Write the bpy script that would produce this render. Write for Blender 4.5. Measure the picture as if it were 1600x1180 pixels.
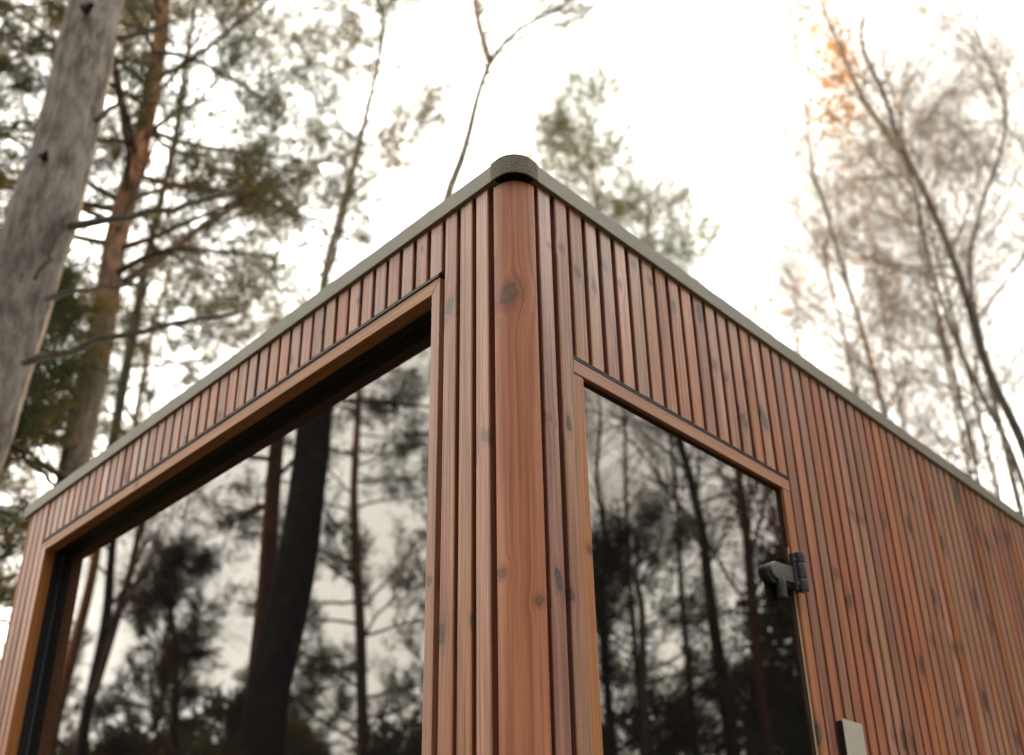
import bpy, bmesh, math, random
import numpy as np
from mathutils import Matrix, Vector

# ------------------------------------------------------------------ start
for o in list(bpy.data.objects):
    bpy.data.objects.remove(o)
scene = bpy.context.scene
COL = scene.collection
H = 2.75                                    # height of the eave line above the ground

# ------------------------------------------------------------------ camera
CAM_POS = Vector((-1.14846, -1.11402, 1.26237))
yaw, pit, roll = math.radians(43.524), math.radians(26.3216), math.radians(-1.4889)
fw = Vector((math.cos(pit) * math.cos(yaw), math.cos(pit) * math.sin(yaw), math.sin(pit)))
rt = Vector((math.sin(yaw), -math.cos(yaw), 0))
up = rt.cross(fw)
rt2 = rt * math.cos(roll) + up * math.sin(roll)
up2 = rt2.cross(fw)
cam = bpy.data.cameras.new('camera')
cam.sensor_width = 36.0
cam.lens = 36.9506
cam.shift_x, cam.shift_y = -0.01836, 0.10154
cam.clip_start, cam.clip_end = 0.02, 2000
cam.dof.use_dof = True
cam.dof.focus_distance = 1.89
cam.dof.aperture_fstop = 2.9
cam_ob = bpy.data.objects.new('camera', cam)
M = Matrix.Identity(4)
for i, v in enumerate((rt2, up2, -fw)):
    for j in range(3):
        M[j][i] = v[j]
M.translation = CAM_POS
cam_ob.matrix_world = M
COL.objects.link(cam_ob)
scene.camera = cam_ob

# ------------------------------------------------------------------ sky and sun
SUN_AZ, SUN_EL = math.radians(48), math.radians(14)       # low sun beyond the cabin, to the left
world = bpy.data.worlds.new('World')
scene.world = world
world.use_nodes = True
wt = world.node_tree
wt.nodes.clear()
w_out = wt.nodes.new('ShaderNodeOutputWorld')
w_bg = wt.nodes.new('ShaderNodeBackground')
sky = wt.nodes.new('ShaderNodeTexSky')
sky.sky_type = 'NISHITA'
sky.sun_disc = False
sky.sun_elevation = SUN_EL
sky.sun_rotation = math.pi / 2 - SUN_AZ
w_mix = wt.nodes.new('ShaderNodeMix')
w_mix.data_type = 'RGBA'
w_tc = wt.nodes.new('ShaderNodeTexCoord')
w_ns = wt.nodes.new('ShaderNodeTexNoise')
w_ns.inputs['Scale'].default_value = 1.6
w_ns.inputs['Detail'].default_value = 4
w_rmp = wt.nodes.new('ShaderNodeMapRange')
w_rmp.inputs['To Min'].default_value = 0.86
w_rmp.inputs['To Max'].default_value = 0.97
wt.links.new(w_tc.outputs['Generated'], w_ns.inputs['Vector'])
wt.links.new(w_ns.outputs['Fac'], w_rmp.inputs['Value'])
wt.links.new(w_rmp.outputs['Result'], w_mix.inputs['Factor'])
wt.links.new(sky.outputs['Color'], w_mix.inputs['A'])
w_mix.inputs['B'].default_value = (42.0, 40.3, 36.3, 1)    # bright thin overcast
wt.links.new(w_mix.outputs['Result'], w_bg.inputs['Color'])
w_bg.inputs['Strength'].default_value = 0.1
wt.links.new(w_bg.outputs['Background'], w_out.inputs['Surface'])

sun = bpy.data.lights.new('sun', 'SUN')
sun.energy = 5.0
sun.angle = math.radians(0.6)
sun.color = (1.0, 0.60, 0.26)
sun_ob = bpy.data.objects.new('sun', sun)
sd = Vector((math.cos(SUN_EL) * math.cos(SUN_AZ), math.cos(SUN_EL) * math.sin(SUN_AZ), math.sin(SUN_EL)))
sun_ob.rotation_euler = sd.to_track_quat('Z', 'Y').to_euler()
sun_ob.location = sd * 60
COL.objects.link(sun_ob)

scene.view_settings.view_transform = 'Standard'
scene.view_settings.look = 'None'
scene.view_settings.gamma = 1
scene.view_settings.exposure = 0.40
scene.view_settings.use_curve_mapping = False
scene.render.engine = 'CYCLES'
scene.cycles.max_bounces = 6
scene.cycles.use_denoising = True

# ------------------------------------------------------------------ helpers
MW = {}                                     # world matrix of every object placed so far


def place(o, parent=None, mat=None):
    mat = mat or Matrix.Identity(4)
    COL.objects.link(o)
    if parent is not None:
        o.parent = parent
        o.matrix_parent_inverse = MW[parent.name].inverted()
    o.matrix_basis = mat
    MW[o.name] = mat.copy()
    return o


def thing(name, label, cat, loc=(0, 0, 0), group=None):
    o = bpy.data.objects.new(name, None)
    o.empty_display_size = 0.1
    o['label'] = label
    o['category'] = cat
    if group:
        o['group'] = group
    return place(o, None, Matrix.Translation(Vector(loc)))


def mesh_np(name, verts, faces, mat=None, smooth=True, fmat=None):
    """faces: array (F, 3 or 4), or a list of such arrays."""
    if not isinstance(faces, list):
        faces = [faces]
    me = bpy.data.meshes.new(name)
    verts = np.asarray(verts, np.float32).reshape(-1, 3)
    me.vertices.add(len(verts))
    me.vertices.foreach_set('co', verts.ravel())
    flat = np.concatenate([f.ravel() for f in faces]).astype(np.int32)
    tot = np.concatenate([np.full(len(f), f.shape[1], np.int32) for f in faces])
    start = np.concatenate([[0], np.cumsum(tot)[:-1]]).astype(np.int32)
    me.loops.add(len(flat))
    me.loops.foreach_set('vertex_index', flat)
    me.polygons.add(len(tot))
    me.polygons.foreach_set('loop_start', start)
    me.polygons.foreach_set('loop_total', tot)
    if fmat is not None:
        me.polygons.foreach_set('material_index', np.asarray(fmat, np.int32))
    me.polygons.foreach_set('use_smooth', np.full(len(tot), smooth, bool))
    me.update(calc_edges=True)
    for m in (mat if isinstance(mat, (list, tuple)) else [mat]):
        if m:
            me.materials.append(m)
    return me


def mesh_bm(name, bm, mat, smooth=False):
    me = bpy.data.meshes.new(name)
    bmesh.ops.recalc_face_normals(bm, faces=bm.faces)
    bm.to_mesh(me)
    bm.free()
    me.materials.append(mat)
    for p in me.polygons:
        p.use_smooth = smooth
    return me


def prism_bm(poly, a, b, axis, bevel=0.0, bm=None):
    """poly: 2-D outline; extruded from a to b along axis ('y': outline in x,z; 'z': outline in x,y)."""
    bm = bm or bmesh.new()
    mk = (lambda p, t: (p[0], t, p[1])) if axis == 'y' else (lambda p, t: (p[0], p[1], t))
    v0 = [bm.verts.new(mk(p, a)) for p in poly]
    v1 = [bm.verts.new(mk(p, b)) for p in poly]
    n = len(poly)
    new = [bm.faces.new(v0), bm.faces.new(v1[::-1])]
    for i in range(n):
        new.append(bm.faces.new((v0[i], v0[(i + 1) % n], v1[(i + 1) % n], v1[i])))
    if bevel:
        edges = {e for f in new for e in f.edges}
        bmesh.ops.bevel(bm, geom=list(edges), offset=bevel, segments=2, affect='EDGES', profile=0.6)
    return bm


def rect(x0, x1, y0, y1):
    return [(x0, y0), (x1, y0), (x1, y1), (x0, y1)]


# wall frames: local x runs along the wall, local y goes inwards, z = height relative to the eave
FR = {'R': Matrix.Translation((0, 0, H)),
      'L': Matrix.Translation((0, 0, H)) @ Matrix.Rotation(math.radians(-90), 4, 'Z')}
SG = {'R': 1.0, 'L': -1.0}                  # local x = SG * distance from the corner


def wall_piece(name, W, s0, s1, z0, z1, d0, d1, mat, parent, bevel=0.0, grain='v', poly=None, knots=()):
    """a piece on wall W between distances s0..s1 from the corner, z0..z1, depth d0..d1 (inwards +)."""
    poly = poly or [(s0, z0), (s1, z0), (s1, z1), (s0, z1)]
    cs = sum(p[0] for p in poly) / len(poly)
    cz = sum(p[1] for p in poly) / len(poly)
    q = [(SG[W] * (p[0] - cs), p[1] - cz) for p in poly]
    bm = prism_bm(q, d0, d1, 'y', bevel)
    Mx = FR[W] @ Matrix.Translation((SG[W] * cs, 0, cz))
    if grain == 'h':                        # object z axis along the wall so that the grain lies down
        Rm = Matrix.Rotation(math.radians(90), 4, 'Y')
        bmesh.ops.transform(bm, matrix=Rm.inverted(), verts=bm.verts)
        Mx = Mx @ Rm
    o = bpy.data.objects.new(name, mesh_bm(name, bm, mat))
    place(o, parent, Mx)
    for i, (s, z, r) in enumerate(list(knots)[:3]):
        v = Vector((SG[W] * (s - cs), 0, z - cz))
        if grain == 'h':
            v = Rm.inverted() @ v
        o['knot_%s' % 'abc'[i]] = (v.x, v.z, r)
    return o


# ------------------------------------------------------------------ node helpers
def new_mat(name):
    m = bpy.data.materials.new(name)
    m.use_nodes = True
    m.node_tree.nodes.clear()
    return m, m.node_tree


class N:
    """tiny wrapper to write shader maths briefly"""

    def __init__(self, nt):
        self.nt = nt

    def node(self, t, **kw):
        n = self.nt.nodes.new(t)
        for k, v in kw.items():
            setattr(n, k, v)
        return n

    def lk(self, a, b):
        if hasattr(a, 'bl_idname') or hasattr(a, 'is_output'):
            self.nt.links.new(a, b)
        else:
            b.default_value = a

    def m(self, op, a, b=0.0, c=0.0):
        n = self.node('ShaderNodeMath', operation=op)
        for i, x in enumerate((a, b, c)):
            self.lk(x, n.inputs[i])
        return n.outputs[0]

    def mix(self, f, a, b, blend='MIX'):
        n = self.node('ShaderNodeMix', data_type='RGBA', blend_type=blend)
        n.clamp_factor = True
        self.lk(f, n.inputs['Factor'])
        self.lk(a, n.inputs['A'])
        self.lk(b, n.inputs['B'])
        return n.outputs['Result']

    def noise(self, vec, scale, detail=2.0, rough=0.5, dim='3D'):
        n = self.node('ShaderNodeTexNoise', noise_dimensions=dim)
        self.lk(vec, n.inputs['Vector'])
        n.inputs['Scale'].default_value = scale
        n.inputs['Detail'].default_value = detail
        n.inputs['Roughness'].default_value = rough
        return n.outputs['Fac']

    def ramp(self, v, a, b, lo=0.0, hi=1.0, smooth=False):
        n = self.node('ShaderNodeMapRange', interpolation_type='SMOOTHSTEP' if smooth else 'LINEAR')
        self.lk(v, n.inputs['Value'])
        for k, x in (('From Min', a), ('From Max', b), ('To Min', lo), ('To Max', hi)):
            n.inputs[k].default_value = x
        return n.outputs['Result']

    def sep(self, v):
        n = self.node('ShaderNodeSeparateXYZ')
        self.lk(v, n.inputs[0])
        return n.outputs

    def comb(self, x, y, z):
        n = self.node('ShaderNodeCombineXYZ')
        for i, a in enumerate((x, y, z)):
            self.lk(a, n.inputs[i])
        return n.outputs[0]

    def bsdf(self, color, rough, spec=0.5, bump=None, bstr=0.3, bdist=0.001, **kw):
        p = self.node('ShaderNodeBsdfPrincipled')
        self.lk(color, p.inputs['Base Color'])
        self.lk(rough, p.inputs['Roughness'])
        p.inputs['Specular IOR Level'].default_value = spec
        for k, v in kw.items():
            self.lk(v, p.inputs[k])
        if bump is not None:
            b = self.node('ShaderNodeBump')
            b.inputs['Strength'].default_value = bstr
            b.inputs['Distance'].default_value = bdist
            self.lk(bump, b.inputs['Height'])
            self.nt.links.new(b.outputs[0], p.inputs['Normal'])
        return p.outputs[0]

    def out(self, s):
        o = self.node('ShaderNodeOutputMaterial')
        self.nt.links.new(s, o.inputs['Surface'])


def c3(r, g, b):
    return (r, g, b, 1.0)


# ------------------------------------------------------------------ materials
def wood(name, light, dark, grey_amt=0.5, var=0.3, rough=0.42, kgrey=0.0, spec=0.5):
    m, nt = new_mat(name)
    n = N(nt)
    oc = n.node('ShaderNodeTexCoord').outputs['Object']
    x, y, z = n.sep(oc)
    rnd = n.node('ShaderNodeObjectInfo').outputs['Random']
    off = n.m('MULTIPLY', rnd, 91.7)
    warp = None
    knot = None
    halo = None
    ringd = None
    dmin = None
    for k in 'abc':
        a = n.node('ShaderNodeAttribute', attribute_type='OBJECT', attribute_name='knot_' + k)
        kx, kz, kr = n.sep(a.outputs['Vector'])
        r = n.m('MAXIMUM', kr, 1e-5)
        ka = n.m('FRACT', n.m('MULTIPLY', kr, 7919.3))          # every knot its own stretch and slant
        kb = n.m('SUBTRACT', n.m('FRACT', n.m('MULTIPLY', kr, 3571.7)), 0.5)
        ez = n.m('SUBTRACT', z, kz)
        dx = n.m('DIVIDE', n.m('SUBTRACT', n.m('SUBTRACT', x, kx), n.m('MULTIPLY', ez, n.m('MULTIPLY', kb, 0.7))), n.m('MULTIPLY', r, 0.85))
        dz = n.m('DIVIDE', ez, n.m('MULTIPLY', r, n.m('ADD', 1.0, n.m('MULTIPLY', n.m('MULTIPLY', ka, ka), 1.3))))
        wob = n.noise(n.comb(n.m('ADD', n.m('MULTIPLY', x, 160), off), 0.0, n.m('MULTIPLY', z, 90)), 1.0, 2)
        d = n.m('SQRT', n.m('ADD', n.m('MULTIPLY', dx, dx), n.m('MULTIPLY', dz, dz)))
        d = n.m('ADD', d, n.m('MULTIPLY', n.m('SUBTRACT', wob, 0.5), 1.1))
        # lines bend round the knot
        e = n.m('POWER', 2.718, n.m('MULTIPLY', n.m('MULTIPLY', d, d), -0.16))
        wq = n.m('MULTIPLY', n.m('MULTIPLY', dx, kr), e)
        warp = wq if warp is None else n.m('ADD', warp, wq)
        kk = n.m('MULTIPLY', n.ramp(d, 0.72, 1.05, 1.0, 0.0, True), n.m('ADD', 0.50, n.m('MULTIPLY', ka, 0.50)))
        hh = n.ramp(d, 0.8, 2.6, 1.0, 0.0, True)
        dmin = d if dmin is None else n.m('MINIMUM', dmin, d)
        rr = n.m('FRACT', n.m('MULTIPLY', d, 3.2))
        knot = kk if knot is None else n.m('MAXIMUM', knot, kk)
        halo = hh if halo is None else n.m('MAXIMUM', halo, hh)
        ringd = n.m('MULTIPLY', rr, kk) if ringd is None else n.m('ADD', ringd, n.m('MULTIPLY', rr, kk))
    g = n.m('SUBTRACT', n.m('ADD', x, n.m('MULTIPLY', y, 0.6)), n.m('MULTIPLY', warp, 0.75))
    gv = n.comb(n.m('ADD', g, off), n.m('MULTIPLY', off, 0.37), n.m('MULTIPLY', z, 0.012))
    fine = n.noise(gv, 210, 2, 0.6)
    gv2 = n.comb(n.m('ADD', g, off), off, n.m('MULTIPLY', z, 0.05))
    mid = n.noise(gv2, 60, 3, 0.55)
    gv3 = n.comb(n.m('ADD', n.m('MULTIPLY', g, 14), off), off, n.m('MULTIPLY', z, 1.3))
    blot = n.noise(gv3, 1.0, 3, 0.55)
    f = n.m('ADD', n.m('MULTIPLY', fine, 0.72), n.m('MULTIPLY', mid, 0.38))
    f = n.ramp(f, 0.44, 0.66, 0.0, 1.0)
    col = n.mix(f, light, dark)
    # broad patches along the board: grey bands with sky sheen painted in, and redder ones
    col = n.mix(n.ramp(blot, 0.52, 0.75, 0.0, 0.55, True), col, c3(dark[0] * 0.95, dark[1] * 0.78, dark[2] * 0.78))
    gsel = n.ramp(n.m('FRACT', n.m('MULTIPLY', rnd, 13.37)), 0.45, 0.95, 0.0, grey_amt, True)
    gp = n.noise(n.comb(n.m('ADD', n.m('MULTIPLY', g, 40), off), 3.1, n.m('ADD', n.m('MULTIPLY', z, 2.2), off)), 1.0, 2)
    gsel = n.m('MULTIPLY', gsel, n.ramp(gp, 0.35, 0.6, 0.0, 1.0, True))
    col = n.mix(gsel, col, c3(0.27, 0.205, 0.145))
    # board to board differences
    hsv = n.node('ShaderNodeHueSaturation')
    n.lk(n.ramp(n.m('FRACT', n.m('MULTIPLY', rnd, 7.77)), 0, 1, 0.493, 0.507), hsv.inputs['Hue'])
    n.lk(n.ramp(n.m('FRACT', n.m('MULTIPLY', rnd, 3.31)), 0, 1, 0.86, 1.1), hsv.inputs['Saturation'])
    n.lk(n.ramp(rnd, 0, 1, 1 - var * 1.1, 1 + var * 0.8), hsv.inputs['Value'])
    n.lk(col, hsv.inputs['Color'])
    col = hsv.outputs[0]
    # small dark flecks
    fl = n.noise(n.comb(n.m('ADD', n.m('MULTIPLY', x, 330), off), n.m('MULTIPLY', y, 330), n.m('MULTIPLY', z, 60)), 1.0, 1)
    col = n.mix(n.ramp(fl, 0.735, 0.79, 0.0, 0.55, True), col, c3(0.10, 0.04, 0.025))
    col = n.mix(n.m('MULTIPLY', halo, 0.5), col, c3(0.15, 0.052, 0.032))
    kn2 = n.noise(n.comb(n.m('ADD', n.m('MULTIPLY', x, 420), off), 0.0, n.m('MULTIPLY', z, 200)), 1.0, 3, 0.7)
    kcol = n.mix(n.ramp(ringd, 0.35, 0.9), c3(0.105, 0.084, 0.064), c3(0.030, 0.022, 0.018))
    kcol = n.mix(n.ramp(kn2, 0.42, 0.62), kcol, c3(0.040, 0.028, 0.022))
    kcol = n.mix(n.ramp(dmin, 0.45, 0.85, 0.0, 0.85, True), kcol, c3(0.014, 0.010, 0.008))
    kcol = n.mix(n.ramp(dmin, 0.10, 0.30, 0.8, 0.0, True), kcol, c3(0.012, 0.008, 0.007))
    kcol = n.mix(n.m('MULTIPLY', kgrey, n.ramp(dmin, 0.5, 0.9, 1.0, 0.2)), kcol, c3(0.17, 0.145, 0.115))
    col = n.mix(knot, col, kcol)
    rgh = n.m('ADD', n.ramp(n.m('FRACT', n.m('MULTIPLY', rnd, 5.13)), 0, 1, rough - 0.08, rough + 0.12), n.m('MULTIPLY', mid, 0.1))
    h = n.m('SUBTRACT', n.m('ADD', n.m('MULTIPLY', f, -0.6), n.m('MULTIPLY', mid, 0.4)), n.m('MULTIPLY', knot, 0.5))
    n.out(n.bsdf(col, rgh, spec, h, 0.35, 0.0009))
    return m


WOOD = wood('heat_treated_slat_wood', c3(0.430, 0.186, 0.100), c3(0.225, 0.079, 0.041), 0.5, 0.16, 0.36)
WOOD_POST = wood('heat_treated_post_wood', c3(0.420, 0.185, 0.096), c3(0.285, 0.112, 0.057), 0.0, 0.03, 0.50, 0.45, 0.3)
WOOD_FRAME = wood('oiled_frame_wood', c3(0.40, 0.178, 0.080), c3(0.28, 0.112, 0.047), 0.0, 0.08, 0.42)
WOOD_SIDE = wood('shaded_slat_side', c3(0.190, 0.062, 0.039), c3(0.13, 0.040, 0.026), 0.0, 0.05, 0.5)  # slat sides, with the shade of the grooves put into the colour
WOOD_BACK = wood('shaded_groove_wood', c3(0.11, 0.032, 0.020), c3(0.075, 0.021, 0.014), 0.0, 0.02, 0.6)  # backing darkened: shade between the slats is part of its colour


def simple(name, col, rough, spec=0.5, metal=0.0, nscale=0.0, namp=0.15, bump=0.0):
    m, nt = new_mat(name)
    n = N(nt)
    c = c3(*col)
    kw = {'Metallic': metal}
    bh = None
    if nscale:
        oc = n.node('ShaderNodeTexCoord').outputs['Object']
        nz = n.noise(oc, nscale, 5, 0.6)
        c = n.mix(n.ramp(nz, 0.3, 0.7), c3(*[v * (1 - namp) for v in col]), c3(*[v * (1 + namp) for v in col]))
        bh = nz if bump else None
    n.out(n.bsdf(c, rough, spec, bh, bump, 0.002, **kw))
    return m


TRIM = simple('grey_beige_sheet_metal', (0.205, 0.192, 0.165), 0.55, 0.35, 0.0, 14, 0.07, 0.05)
BLACK = simple('black_rubber', (0.010, 0.010, 0.011), 0.5, 0.3)
ALU = simple('black_coated_aluminium', (0.013, 0.013, 0.015), 0.42, 0.35)
EDGE = simple('blue_grey_metal_edge', (0.10, 0.12, 0.15), 0.35, 0.5, 0.3)
STRIP = simple('pale_edge_strip', (0.62, 0.50, 0.38), 0.4)
HINGE = simple('dark_grey_powder_coat', (0.066, 0.064, 0.060), 0.40, 0.5, 0.0, 60, 0.12)
HINGE_D = simple('black_hinge_metal', (0.022, 0.023, 0.026), 0.38, 0.5)
PLATE = simple('pale_grey_metal_plate', (0.40, 0.385, 0.33), 0.5, 0.4, 0.0, 30, 0.10, 0.05)
ROOFM = simple('bitumen_roof_felt', (0.06, 0.058, 0.055), 0.9, 0.2, 0.0, 40, 0.3)

m, nt = new_mat('sanded_cap_felt')
n = N(nt)
oc = n.node('ShaderNodeTexCoord').outputs['Object']
sp = n.noise(oc, 300, 3, 0.8)
s2 = n.noise(oc, 40, 3, 0.6)
col = n.mix(n.ramp(sp, 0.40, 0.62), c3(0.075, 0.069, 0.060), c3(0.235, 0.215, 0.182))
col = n.mix(n.ramp(s2, 0.4, 0.7, 0.0, 0.35), col, c3(0.08, 0.074, 0.064))
n.out(n.bsdf(col, 0.8, 0.3, sp, 0.6, 0.002))
CAP = m

# dark solar-control glass: a mirror-like coating over a black room
m, nt = new_mat('dark_reflective_glass')
n = N(nt)
oc = n.node('ShaderNodeTexCoord').outputs['Object']
wv = n.noise(oc, 2.2, 1, 0.4)
n.out(n.bsdf(c3(0.006, 0.006, 0.007), 0.004, 0.5, wv, 0.035, 0.02, IOR=1.98, **{'Specular Tint': c3(1.0, 0.95, 0.87)}))
GLASS = m


def bark(name, low, high, z0, z1, scale=6.0, patch=None):
    m, nt = new_mat(name)
    n = N(nt)
    oc = n.node('ShaderNodeTexCoord').outputs['Object']
    x, y, z = n.sep(oc)
    v = n.comb(x, y, n.m('MULTIPLY', z, 0.28))
    a = n.noise(v, scale * 4, 6, 0.68)
    b = n.noise(oc, scale, 4, 0.6)
    hz = n.ramp(n.m('ADD', z, n.m('MULTIPLY', n.m('SUBTRACT', b, 0.5), 3.0)), z0, z1, 0, 1, True)
    base = n.mix(hz, low, high)
    col = n.mix(n.ramp(a, 0.38, 0.60), n.mix(0.72, base, c3(0.02, 0.016, 0.013)), base)
    col = n.mix(n.ramp(b, 0.5, 0.75, 0, 0.35, True), col, c3(base and 0.13 or 0.13, 0.115, 0.095))
    if patch:
        pv = n.comb(x, y, n.m('MULTIPLY', z, 2.5))
        pn = n.noise(pv, 5, 4, 0.65)
        col = n.mix(n.ramp(pn, 0.50, 0.60, 0, patch, True), col, c3(0.38, 0.35, 0.31))
    n.out(n.bsdf(col, 0.9, 0.15, a, 0.8, 0.03))
    return m


BARK_GREY = bark('grey_pine_bark', c3(0.190, 0.170, 0.156), c3(0.222, 0.192, 0.172), 4, 8, 5)
BARK_PINE = bark('orange_pine_bark', c3(0.13, 0.105, 0.085), c3(0.30, 0.14, 0.07), 6.5, 9.5, 6)
BARK_SUN = bark('sunlit_orange_bark', c3(0.34, 0.17, 0.085), c3(0.42, 0.20, 0.09), 3, 7, 6)  # orange sunlight put into the bark colour
BARK_RED = bark('red_pine_bark', c3(0.10, 0.05, 0.035), c3(0.14, 0.06, 0.038), 3, 7, 6)
BARK_DARK = bark('dark_bark', c3(0.030, 0.027, 0.025), c3(0.036, 0.031, 0.027), 3, 9, 7)
BARK_BIRCH = bark('birch_bark', c3(0.075, 0.064, 0.054), c3(0.085, 0.066, 0.05), 3, 12, 4, 0.35)
TWIG = bark('brown_twig_bark', c3(0.23, 0.172, 0.115), c3(0.24, 0.178, 0.115), 3, 12, 5)
TWIG_PINE = bark('pine_twig_bark', c3(0.085, 0.064, 0.048), c3(0.12, 0.074, 0.045), 5, 10, 5)
MOSSY = bark('mossy_dead_branch_bark', c3(0.040, 0.038, 0.028), c3(0.045, 0.040, 0.030), 3, 7, 9)


def leaf(name, a, b, trans, ys=0.55, lo=0.42):
    m, nt = new_mat(name)
    n = N(nt)
    oc = n.node('ShaderNodeTexCoord').outputs['Object']
    q = n.noise(oc, ys, 3, 0.6)
    q2 = n.noise(oc, 6.0, 2, 0.6)
    f = n.m('ADD', n.m('MULTIPLY', q, 0.7), n.m('MULTIPLY', q2, 0.3))
    col = n.mix(n.ramp(f, lo, lo + 0.24, 0, 1, True), a, b)
    d = n.node('ShaderNodeBsdfDiffuse')
    t = n.node('ShaderNodeBsdfTranslucent')
    n.lk(col, d.inputs[0])
    n.lk(col, t.inputs[0])
    mx = n.node('ShaderNodeMixShader')
    mx.inputs[0].default_value = trans
    nt.links.new(d.outputs[0], mx.inputs[1])
    nt.links.new(t.outputs[0], mx.inputs[2])
    n.out(mx.outputs[0])
    return m


NEEDLE = leaf('pine_needles', c3(0.042, 0.054, 0.030), c3(0.24, 0.155, 0.03), 0.4)
NEEDLE_G = leaf('sun_gold_pine_needles', c3(0.055, 0.062, 0.030), c3(0.42, 0.24, 0.045), 0.45, 0.8, 0.50)  # gold patches paint the backlit glow into the needles
NEEDLE_D = leaf('dark_pine_needles', c3(0.045, 0.050, 0.032), c3(0.12, 0.085, 0.035), 0.35)
NEEDLE_Y = leaf('yellow_green_needles', c3(0.085, 0.105, 0.05), c3(0.20, 0.18, 0.06), 0.45, 0.8)
LEAF_O = leaf('autumn_leaves', c3(0.85, 0.47, 0.17), c3(0.75, 0.34, 0.10), 0.6)
LEAF_B = leaf('brown_leaves', c3(0.42, 0.17, 0.045), c3(0.26, 0.11, 0.035), 0.45)

# ------------------------------------------------------------------ ground
rg = np.random.default_rng(5)
gx = np.concatenate([[-1200, -400, -150, -80], np.linspace(-50, 50, 81), [80, 150, 400, 1200]])
GX, GY = np.meshgrid(gx, gx, indexing='ij')
GZ = 0.10 * np.sin(GX * 0.31 + 0.6) * np.cos(GY * 0.27) + 0.05 * np.sin(GX * 1.1 + GY * 0.7) + rg.normal(0, 0.02, GX.shape) - 0.12
k = len(gx)
idx = np.arange(k * k).reshape(k, k)
gf = np.stack([idx[:-1, :-1], idx[1:, :-1], idx[1:, 1:], idx[:-1, 1:]], -1).reshape(-1, 4)
m, nt = new_mat('forest_floor')
n = N(nt)
oc = n.node('ShaderNodeTexCoord').outputs['Object']
a = n.noise(oc, 0.6, 6, 0.65)
b = n.noise(oc, 9, 5, 0.7)
col = n.mix(n.ramp(a, 0.4, 0.62), c3(0.050, 0.055, 0.022), c3(0.10, 0.062, 0.034))
col = n.mix(n.ramp(b, 0.45, 0.7, 0, 0.6), col, c3(0.16, 0.095, 0.045))
n.out(n.bsdf(col, 0.95, 0.1, b, 0.8, 0.05))
g = bpy.data.objects.new('ground', mesh_np('ground', np.stack([GX, GY, GZ], -1), gf, m))
g['kind'] = 'structure'
g['label'] = 'forest floor of moss and fallen leaves round the cabin'
place(g)

# ------------------------------------------------------------------ cabin
LX, LY = 3.42, 2.312                       # length along the right wall, along the left wall
PR, PL = 0.048, 0.0466                     # slat pitch on each wall
R0, L0 = 0.0677, 0.0760                    # near edge of the first slat
SW, ST = 0.0362, 0.0220                    # slat width and thickness
ZB = -2.52                                 # lower end of the cladding
cabin = thing('timber_cabin', 'reddish slatted timber cabin with dark mirror windows and a rounded corner post', 'cabin',
              (LX / 2, LY / 2, 0))

KNR = [(0.095, -0.138, 0.0078), (0.13, -0.126, 0.0079), (0.178, -0.16, 0.0093), (0.229, -0.17, 0.0081), (0.267, -0.095, 0.0111), (0.316, -0.119, 0.0084), (0.372, -0.033, 0.0102), (0.431, -0.052, 0.0088), (0.51, -0.081, 0.0089), (0.616, -0.046, 0.0124), (0.654, -0.17, 0.0122), (0.7, -0.186, 0.0092), (0.783, -0.158, 0.0095), (0.753, -0.281, 0.0138), (0.848, -0.24, 0.0143), (0.08, -0.542, 0.007), (0.129, -0.533, 0.0071), (0.087, -0.85, 0.0098), (0.117, -0.871, 0.0066), (1.093, -0.573, 0.0114), (1.135, -0.634, 0.0147), (1.24, -0.375, 0.0105), (1.282, -0.371, 0.0106), (1.423, -0.341, 0.0092), (1.579, -0.3, 0.0116), (1.779, -0.174, 0.0124), (1.643, -0.191, 0.014), (1.802, -0.289, 0.0144), (2.008, -0.056, 0.0177), (2.176, -0.181, 0.0228), (2.117, -0.18, 0.018), (2.273, -0.123, 0.0188), (2.393, -0.1, 0.0217), (1.256, -0.954, 0.0115), (1.298, -0.947, 0.0134), (1.349, -0.952, 0.0136), (1.664, -0.816, 0.0132), (1.864, -0.756, 0.0161), (2.054, -0.838, 0.0147), (1.587, -0.64, 0.0131), (1.721, -0.634, 0.0156), (1.779, -0.625, 0.0158), (1.654, -0.493, 0.0135), (1.968, -0.42, 0.0169), (2.054, -0.488, 0.0129), (1.206, -0.718, 0.0099), (1.482, -0.728, 0.0144)]
KNL = [(0.188, -0.235, 0.0117), (0.164, -0.261, 0.0064), (0.086, -0.574, 0.0115), (0.116, -0.594, 0.0081), (0.198, -0.918, 0.0089), (0.12, -0.91, 0.0076), (0.631, -0.073, 0.0077), (1.075, -0.118, 0.0086), (1.243, -0.127, 0.0108), (1.58, -0.109, 0.0118), (1.542, -0.147, 0.0117), (0.759, -0.091, 0.0063), (1.892, -0.115, 0.0107), (0.279, -0.041, 0.0056), (0.499, -0.059, 0.0059)]
KN = {'R': KNR, 'L': KNL}


def slat_mesh(length):
    w, b = SW / 2, 0.0022
    poly = [(-w, ST), (-w, b), (-w + 0.0007, 0.0007), (-w + b, 0), (w - b, 0), (w - 0.0007, 0.0007), (w, b), (w, ST)]
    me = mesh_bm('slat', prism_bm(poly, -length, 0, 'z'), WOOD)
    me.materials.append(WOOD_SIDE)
    for p in me.polygons:                   # side faces take the darker wood, groove shade painted in
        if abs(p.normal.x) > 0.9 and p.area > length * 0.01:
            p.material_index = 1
    return me


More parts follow.
